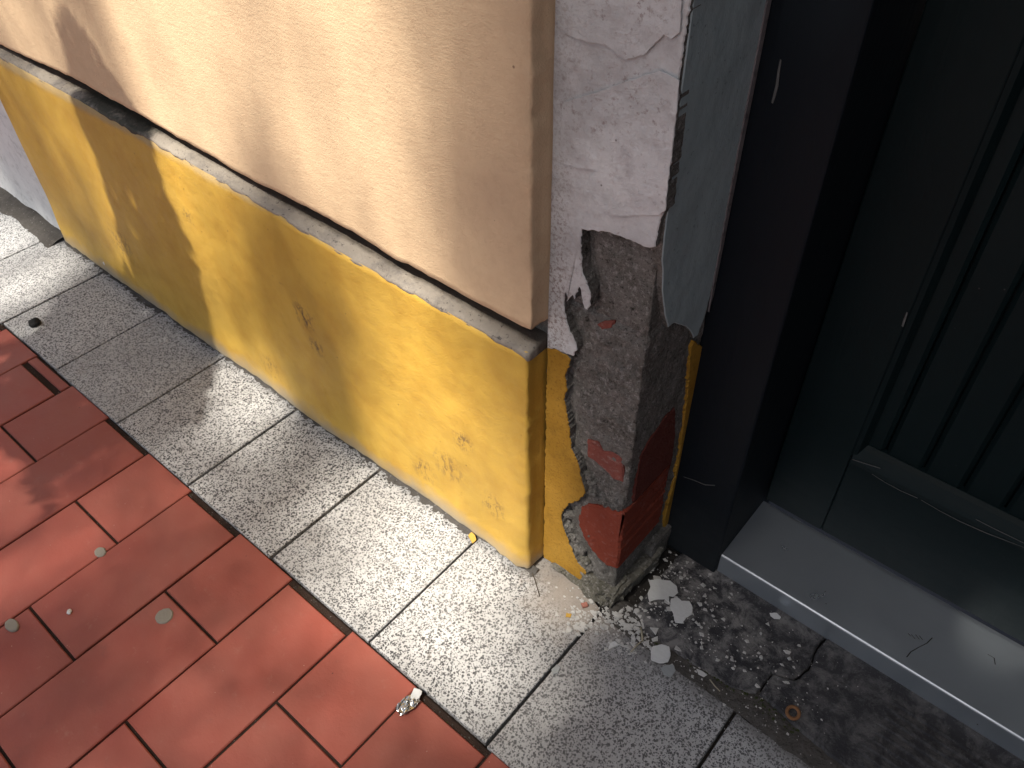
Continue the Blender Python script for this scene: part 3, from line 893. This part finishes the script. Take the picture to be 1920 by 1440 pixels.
poly_chip('paint_flake', [(1034, 1255), (1044, 1246), (1051, 1252), (1046, 1262), (1036, 1264)],
          .0025, .0012, MAT['greyflake'], (.1, .1), 'grey flake lying in the dark slab joint', 'paint flake', GF, seed=7)
poly_chip('paint_flake', [(1306, 1254), (1316, 1258), (1326, 1266), (1320, 1270), (1310, 1264)],
          .0060, .0012, MAT['crumb'], (.1, .1), 'pale chip on the mossy edge of the doorstep', 'paint flake', GF, seed=8)
poly_chip('yellow_chip', [(1062, 1150), (1072, 1152), (1070, 1158), (1060, 1157)], .0025, .0018, MAT['yflake'], (0, 0),
          'tiny yellow paint chip on the speckled slab below the corner', 'paint chip', None, seed=9)
poly_chip('brick_chip', [(1089, 1133), (1100, 1131), (1103, 1138), (1092, 1141)], .0025, .004, MAT['pinkchip'], (0, 0),
          'small pink brick crumb lying below the corner', 'brick chip', None, seed=10)
poly_chip('yellow_chip', [(878, 1004), (884, 999), (891, 1005), (893, 1014), (886, 1019), (882, 1012)], .0035, .002, MAT['yflake'], (.1, .2),
          'yellow paint chip at the back of a slab joint by the plinth', 'paint chip', None, seed=11)

def crumb_field(name, mat, spots, label, cat):
    V, F = [], []
    rr = random.Random(5)
    for (x, y, z, r) in spots:
        b = len(V); n = rr.choice((3, 4, 4, 5)); h = r*rr.uniform(.15, .55)
        a0 = rr.uniform(0, 6.28)
        ring = []
        for i in range(n):
            a = a0+2*math.pi*i/n; q = r*rr.uniform(.45, 1.5)
            ring.append((x+q*math.cos(a), y+q*.8*math.sin(a)))
        V += [(p, q, z-.0006) for p, q in ring]+[(x+(p-x)*.75, y+(q-y)*.75, z+h*rr.uniform(.8, 1.1)) for p, q in ring]
        F += [tuple(range(b+n, b+2*n))]+[(b+i, b+(i+1) % n, b+n+(i+1) % n, b+n+i) for i in range(n)]
    o = pymesh(name, V, F, mat); tag(o, label, cat, None, 'stuff'); return o
rr = random.Random(21)
sp = []
def scatter(n, u, v, su, sv, rmin, rmax, z=.0015):
    k = 0
    while k < n:
        a, b = rr.gauss(u, su), rr.gauss(v, sv)
        p = at(a, b, 2, z)
        if p[1] < .03 and p[0] < .10 and p[1] > -.004: continue
        if .085 < p[0] < .212 and .02 < p[1] < .16: continue
        if p[1] > .155 or (p[0] < .09 and p[1] > -.004): continue
        zz_ = .0058 if (p[0] > .235 and p[1] > .045) else (.003 if p[1] > .006 else .0008)
        r = rmin*(rmax/rmin)**(rr.random()**2.2)
        sp.append((p[0], p[1], zz_, r)); k += 1
scatter(150, 1130, 1160, 40, 16, .0012, .0045)
scatter(110, 1205, 1180, 32, 30, .0010, .0045)
scatter(150, 1290, 1150, 60, 45, .0006, .0040)
scatter(110, 1380, 1230, 90, 50, .0005, .0032)
scatter(80, 1290, 1260, 50, 30, .0007, .0026)
scatter(60, 1250, 1070, 25, 18, .0008, .0032)
scatter(60, 1480, 1330, 60, 40, .0006, .0022)
scatter(40, 1060, 1120, 35, 16, .0008, .0025)
scatter(90, 1128, 1162, 44, 14, .0024, .0075)
scatter(70, 1198, 1188, 26, 30, .0022, .0070)
scatter(22, 1275, 1150, 55, 45, .0022, .0060)
scatter(14, 1400, 1230, 70, 40, .0020, .0050)
crumb_field('plaster_crumbs', MAT['crumb'], sp, 'pale plaster crumbs scattered around the foot of the broken corner', 'crumbs')
sp = []
for i in range(260):      # grit along the wall foot and in the joints
    x = rr.uniform(-1.1, .09); sp.append((x, w1(x)[0]+rr.gauss(0, .006), .001, rr.uniform(.0007, .0022)))
for i in range(220):
    x = rr.uniform(-.9, .35); sp.append((x, -.2205+rr.gauss(0, .003), -.004, rr.uniform(.0006, .0016)))
crumb_field('joint_grit', MAT['dirt'], sp, 'fine grit along the plinth foot and in the paving joint', 'grit')
sp = []
for i in range(160):
    x = rr.uniform(.28, .47); sp.append((x, .028+.02*(x-.28)+rr.gauss(0, .004), .003, rr.uniform(.0008, .0026)))
for i in range(200):
    x = rr.uniform(-.8, .3); sp.append((x, -.2205+rr.gauss(0, .0025), -.005, rr.uniform(.0008, .0020)))
crumb_field('moss', MAT['moss'], sp, 'dull green moss in the joints of the paving', 'moss')

GG = 'chewing gum spots trodden on the red bricks'
for i, (u, v, r, asp, lab) in enumerate([(308, 1155, .0115, 1.0, 'round grey gum spot in the corner of a red brick'),
                                         (188, 1035, .0095, .75, 'grey gum spot where three red bricks meet'),
                                         (22, 1172, .012, .6, 'faint greenish gum spot at the left edge of the picture')]):
    p = at(u, v, 2, .0012)
    o = plate('gum_spot', [(p[0]+a, p[1]+b) for a, b in chip_outline(r, 26, i+3, asp, .05) ], lambda a, b, d: (a, b, d), -.001, .0022, MAT['gum'], None, chamfer=.0012)
    tag(o, lab, 'gum', GG)
p = at(65, 605, 2, .004)
tag(lump('pebble', (p[0], p[1], .0050), (.0120, .0100, .0065), MAT['pebble'], None, .3, 90, 3, 4), 'black pebble lying on a shaded speckled slab', 'pebble')
p = at(130, 1147, 2, .002)
tag(lump('white_chip', (p[0], p[1], .0022), (.0042, .0034, .0022), MAT['flake'], None, .3, 300, 2, 6), 'tiny white stone chip in the middle of a red brick', 'chip')
p = at(781, 1303, 2, .003)
tag(lump('white_chip', (p[0], p[1], .0045), (.0055, .0060, .0028), MAT['flake'], None, .25, 300, 2, 8, (.3, .2, .4), boxy=.8), 'white chip beside the crumpled foil scrap', 'chip')
p = at(195, 494, 1, -.006)
lump('paint_chip', tuple(p), (.0030, .0012, .0042), MAT['flake'], house, .3, 300, 2, 9)
# crumpled foil scrap over a brick joint
V = []
c = at(765, 1322, 2, .003)
e1 = np.array(at(784, 1308, 2, 0))-np.array(at(747, 1336, 2, 0)); e1 = e1[:2]/2
e2 = np.array([-e1[1], e1[0]])*.62
nf = 13
for i in range(nf):
    for j in range(nf):
        a, b = -1+2*i/(nf-1), -1+2*j/(nf-1)
        w = (1-.35*abs(a)**2)
        q = c[:2]+e1*a*(1+.12*nz(b*4, 2))+e2*b*w*(1+.2*nz(a*5, 7))
        V.append((q[0], q[1], .0045+.0034*nz(a*2.6, b*2.6, 4)+.0022*nz(a*6, b*6, 1)+.002*(1-a*a)))
foil = pymesh('foil_scrap', V, grid_faces(nf, nf), MAT['foil'])
md = foil.modifiers.new('thick', 'SOLIDIFY'); md.thickness = .0003
tag(foil, 'crumpled silver foil scrap on the joint between two red bricks', 'foil')
# rusty ring
p = at(1486, 1338, 2, .006)
V = []; n1, n2 = 22, 8
for i in range(n1):
    a = 2*math.pi*i/n1
    for j in range(n2):
        b = 2*math.pi*j/n2
        R_ = .0068+.0022*math.cos(b)
        V.append((p[0]+R_*math.cos(a), p[1]+R_*math.sin(a), .0085+.0020*math.sin(b)+.0012*math.sin(a)))
F = [(i*n2+j, i*n2+(j+1) % n2, ((i+1) % n1)*n2+(j+1) % n2, ((i+1) % n1)*n2+j) for i in range(n1) for j in range(n2)]
tag(pymesh('rusty_ring', V, F, MAT['rust'], smooth=True), 'small rusty ring on the edge of the dark doorstep', 'ring')
# straws and twigs
def twig(pix, z, r, mat, label, cat, name='straw'):
    P = [Vector(at(u, v, 2, z)) for u, v in pix]
    V, F = [], []
    for i, q in enumerate(P):
        t = (P[min(i+1, len(P)-1)]-P[max(i-1, 0)]).normalized(); s = Vector((-t.y, t.x, 0)).normalized()
        for j in range(6):
            a = 2*math.pi*j/6
            V.append(q+s*r*math.cos(a)+Vector((0, 0, r*math.sin(a))))
    for i in range(len(P)-1):
        for j in range(6): F.append((i*6+j, i*6+(j+1) % 6, i*6+6+(j+1) % 6, i*6+6+j))
    F += [tuple(range(6)), tuple(range(len(V)-6, len(V)))]
    tag(pymesh(name, V, F, mat, smooth=True), label, cat)
twig([(1202, 1176), (1204, 1190), (1205, 1202)], .006, .0014, MAT['straw'], 'thick pale straw piece standing out among crumbs beside the doorstep', 'straw')
twig([(1183, 1222), (1194, 1210), (1206, 1200)], .0035, .0011, MAT['straw'], 'slanting pale straw piece on the speckled slab', 'straw')
twig([(1331, 1274), (1340, 1286), (1350, 1296)], .0062, .0007, MAT['straw'], 'thin straw lying along the mossy doorstep edge', 'straw')
twig([(995, 1068), (1001, 1082), (1006, 1098), (1012, 1118)], .0022, .0006, MAT['bark'], 'thin dark twig below the yellow plinth corner', 'twig', 'twig')

# ------------------------------------------------------------------ street tree behind the viewer (casts the dappled shade)
Uax = np.array([math.cos(SUN_AZ), -math.sin(SUN_AZ), 0.0])
Vax = np.cross(Uax, LD); Vax = Vax if Vax[2] > 0 else -Vax
def sunuv(p): return float(np.dot(p, Uax)), float(np.dot(p, Vax))
# how open the crown is along the sun's rays: (photo pixel, open fraction)
OPEN_WALL = """30 30 .75,60 60 .7,100 20 .55,130 60 .75,0 60 .7,90 100 .75,125 110 .75,150 130 .75,180 180 .75,220 215 .75,200 130 .35,250 160 .7,
290 200 .95,180 60 .55,150 20 .5,230 40 .85,300 60 1,400 60 1,500 100 1,600 60 .9,300 150 1,380 150 .9,430 180 .6,440 230 .55,480 290 .55,540 350 .6,
380 280 1,340 240 1,500 180 .85,560 180 .8,620 250 .8,700 150 1,760 100 .95,800 50 .7,850 40 .25,900 50 .1,950 100 .08,980 300 .08,960 480 .15,900 300 .12,
860 200 .25,830 250 .6,790 250 .9,740 300 .95,650 380 .85,720 430 .8,800 420 .85,850 430 .7,900 450 .25,880 500 .6,930 540 .55,980 580 .3,
20 180 .45,60 170 .55,90 220 .75,110 280 .6,60 260 .3,100 350 .3,150 330 .4,130 400 .25,170 450 .2,140 250 .7,165 270 .75,200 270 .75,250 330 .75,220 400 .75,
270 420 .75,300 500 .75,330 560 .75,280 480 .75,310 300 .9,340 380 .95,365 440 .85,400 400 .8,420 350 .55,470 400 .38,440 480 .36,400 500 .34,470 450 .38,520 450 .32,
560 480 .34,600 520 .38,520 540 .25,580 570 .2,600 620 .2,620 700 .22,450 560 .4,430 620 .45,470 660 .85,500 690 .6,550 720 .45,600 780 .4,640 640 .3,680 560 .55,
690 640 .75,740 600 .9,760 700 1,820 650 .95,850 750 1,900 800 1,800 850 .95,720 820 .8,930 700 .8,970 720 .6,970 850 .8,960 960 .8,870 930 .85,920 640 .6,
980 680 .4,985 1030 .7,1100 100 .015,1150 250 .015,1070 400 .015,1100 330 .015,1060 600 .03,1045 750 .05,1045 900 .12,1050 1050 .35,1120 180 .015,1060 200 .03,1080 0 .015,1200 150 .01,1150 -200 .05,1000 -200 .05,880 -150 .15,700 -150 .8,400 -150 .8,
1200 300 .04,1200 600 .03,1150 800 .03,1300 400 .02,1500 500 .02,1500 0 .02,1800 300 .02,30 300 .1,0 230 .12,60 380 .12"""
OPEN_GROUND = """30 440 .9,30 540 .9,80 500 .8,120 560 .3,60 580 .6,150 610 .5,250 640 .5,150 680 .5,200 740 .5,350 680 .5,300 740 .5,300 820 .15,370 780 .2,
420 740 .95,460 780 .9,410 800 .7,500 760 .8,340 870 .3,400 870 .35,470 840 .5,450 930 .35,520 880 .3,590 860 .35,560 980 .35,650 900 .6,600 1040 .5,700 940 .8,
650 1000 .85,640 1100 .8,740 1000 1,800 1000 1,720 1120 1,800 1100 1,900 1060 1,850 1200 .95,950 1090 .85,960 1160 .7,1000 1110 .6,900 1280 .7,1000 1250 .55,
1060 1200 .45,1000 1350 .5,950 1380 .4,1100 1300 .33,1150 1250 .25,1250 1350 .14,1350 1300 .12,1300 1150 .05,1500 1350 .02,1600 1300 .02,1800 1400 .02,
20 640 .5,30 700 .5,70 740 .5,100 800 .5,50 800 .5,150 800 .5,180 840 .25,250 840 .35,150 880 .3,100 920 .12,60 960 .5,20 900 .5,60 1010 .5,10 1000 .4,
20 1060 .7,60 1080 .65,110 1040 .4,150 1060 .35,150 950 .4,230 930 .3,300 900 .3,250 1000 .3,330 1000 .15,380 1050 .2,200 1120 .25,300 1100 .2,100 1150 .25,
60 1200 .15,300 1200 .15,200 1250 .15,450 1100 .2,540 1150 .45,580 1180 .5,480 1250 .3,400 1320 .3,350 1380 .3,200 1380 .2,100 1400 .15,690 1250 .6,700 1320 .55,
750 1350 .5,620 1350 .4,600 1400 .35,800 1400 .45,850 1420 .4,880 1430 .3"""
anch = []
for txt, ax in ((OPEN_WALL, 1), (OPEN_GROUND, 2)):
    for it in txt.replace('\n', '').split(','):
        u, v, L = (float(q) for q in it.split())
        anch.append(sunuv(at(u, v, ax, 0.0))+((L if not (ax == 2 and at(u, v, 2, 0)[1] < -.225) else .16+.80*L)**2.1,))
AN = np.array(anch)
def openness(u, v):
    d2 = (AN[:, 0]-u)**2+(AN[:, 1]-v)**2
    w = np.exp(-d2/(2*.028**2))+1e-4/(d2+1e-4)**1.5*1e-3
    return float((w*AN[:, 2]).sum()/w.sum())
BR_W1 = [(112, 40), (140, 52), (180, 100), (215, 150), (262, 222), (292, 285), (312, 360), (350, 440), (385, 560), (408, 655)]
BR_G = [(404, 662), (396, 720), (380, 785), (310, 800), (240, 812), (187, 836), (83, 905), (100, 960), (112, 1008), (60, 1026), (22, 985), (0, 965), (-60, 1000), (-80, 760), (0, 682), (60, 640), (110, 560), (190, 520)]
BR_W2 = [(250, 500), (225, 420), (200, 330), (165, 250), (140, 180), (122, 90)]
BRANCH = [sunuv(at(u, v, 1, 0)) for u, v in BR_W1]+[sunuv(at(u, v, 2, 0)) for u, v in BR_G]+[sunuv(at(u, v, 1, 0)) for u, v in BR_W2]
def inside(u, v, P=BRANCH):
    c = False
    for i in range(len(P)):
        (x1, y1), (x2, y2) = P[i-1], P[i]
        if (y1 > v) != (y2 > v) and u < (x2-x1)*(v-y1)/(y2-y1)+x1: c = not c
    return c
tr = random.Random(11)
tree = empty('street_tree', (-2.2, -5.6, -.04), 'leafy street tree behind the viewer shading the wall and paving', 'tree')
LV, LF = [], []
def leaf(c, size):
    n = Vector(-LD)
    n = (n+Vector((tr.gauss(0, .45), tr.gauss(0, .45), tr.gauss(0, .45)))).normalized()
    a = n.orthogonal().normalized(); a = Matrix.Rotation(tr.uniform(0, 6.28), 3, n) @ a
    b = n.cross(a)
    base = len(LV)
    for (p, q, h) in ((-1, 0, 0), (-.35, -.5, .08), (.35, -.42, .06), (1, 0, -.12), (.35, .42, .06), (-.35, .5, .08)):
        LV.append(tuple(c+a*(p*size)+b*(q*size)+n*(h*size)))
    LF.append((base, base+1, base+2, base+3)); LF.append((base, base+3, base+4, base+5))
LEAFA = 1.3                      # area of a leaf = LEAFA * size^2, times mean tilt
u0, u1, v0, v1 = -1.5, 1.1, -.62, .75
S = .021
N = int((u1-u0)*(v1-v0)/(LEAFA*.80*S*S)*5.5)
for i in range(N):
    u, v = tr.uniform(u0, u1), tr.uniform(v0, v1)
    o = max(.004, openness(u, v))
    big = u > .30
    if big and i % 9: continue
    if tr.random() > -math.log(min(o, .999))/5.5: continue
    D = tr.uniform(9.0, 12.5)
    p = Uax*u+Vax*v-LD*D
    leaf(Vector(p), S*(4.0 if big else 1.0)*tr.uniform(.8, 1.2))
for i in range(9500):
    u, v = tr.uniform(-1.25, -.4), tr.uniform(-.36, .40)
    if inside(u, v): leaf(Vector(Uax*u+Vax*v-LD*tr.uniform(1.7, 2.3)), .018*tr.uniform(.8, 1.2))
# the rest of the crown, wider than what the picture sees
for i in range(9000):
    a, rr_ = tr.uniform(0, 6.28), tr.random()**.5*3.0
    x, y, z = -2.0+rr_*math.cos(a)*1.2, -5.4+rr_*math.sin(a), tr.uniform(4.0, 10.0)
    u, v = sunuv((x, y, z))
    if u0-.06 < u < u1+.06 and v0-.06 < v < v1+.06: continue
    leaf(Vector((x, y, z)), tr.uniform(.04, .07))
me = bpy.data.meshes.new('crown'); me.from_pydata(LV, [], LF)
crown = link('crown', me, MAT['leaf'], tree)
def limb(P, r0, r1, V, F):
    b = len(V); n = len(P)
    for i, q in enumerate(P):
        t = (P[min(i+1, n-1)]-P[max(i-1, 0)]).normalized(); s = t.orthogonal().normalized(); w = t.cross(s)
        r = r0+(r1-r0)*i/(n-1)
        for j in range(10):
            a = 2*math.pi*j/10
            V.append(tuple(q+s*r*math.cos(a)+w*r*math.sin(a)))
    for i in range(n-1):
        for j in range(10): F.append((b+i*10+j, b+i*10+(j+1) % 10, b+(i+1)*10+(j+1) % 10, b+(i+1)*10+j))
V, F = [], []
limb([Vector((-2.2+.05*math.sin(i), -5.6+.04*math.cos(i*1.3), -.04+i*.95)) for i in range(10)], .20, .07, V, F)
for e in ((-3.6, -5.0, 6.2), (-1.2, -7.0, 8.6), (-3.0, -6.9, 8.0), (-1.4, -6.2, 9.4), (-1.0, -1.5, 2.4)):
    s = Vector((-2.2, -5.6, 2.9)); e = Vector(e)
    limb([s.lerp(e, t/6)+Vector((0, 0, .25*math.sin(t/6*3.14))) for t in range(7)], .07, .02, V, F)
pymesh('trunk', V, F, MAT['bark'], tree, smooth=True)
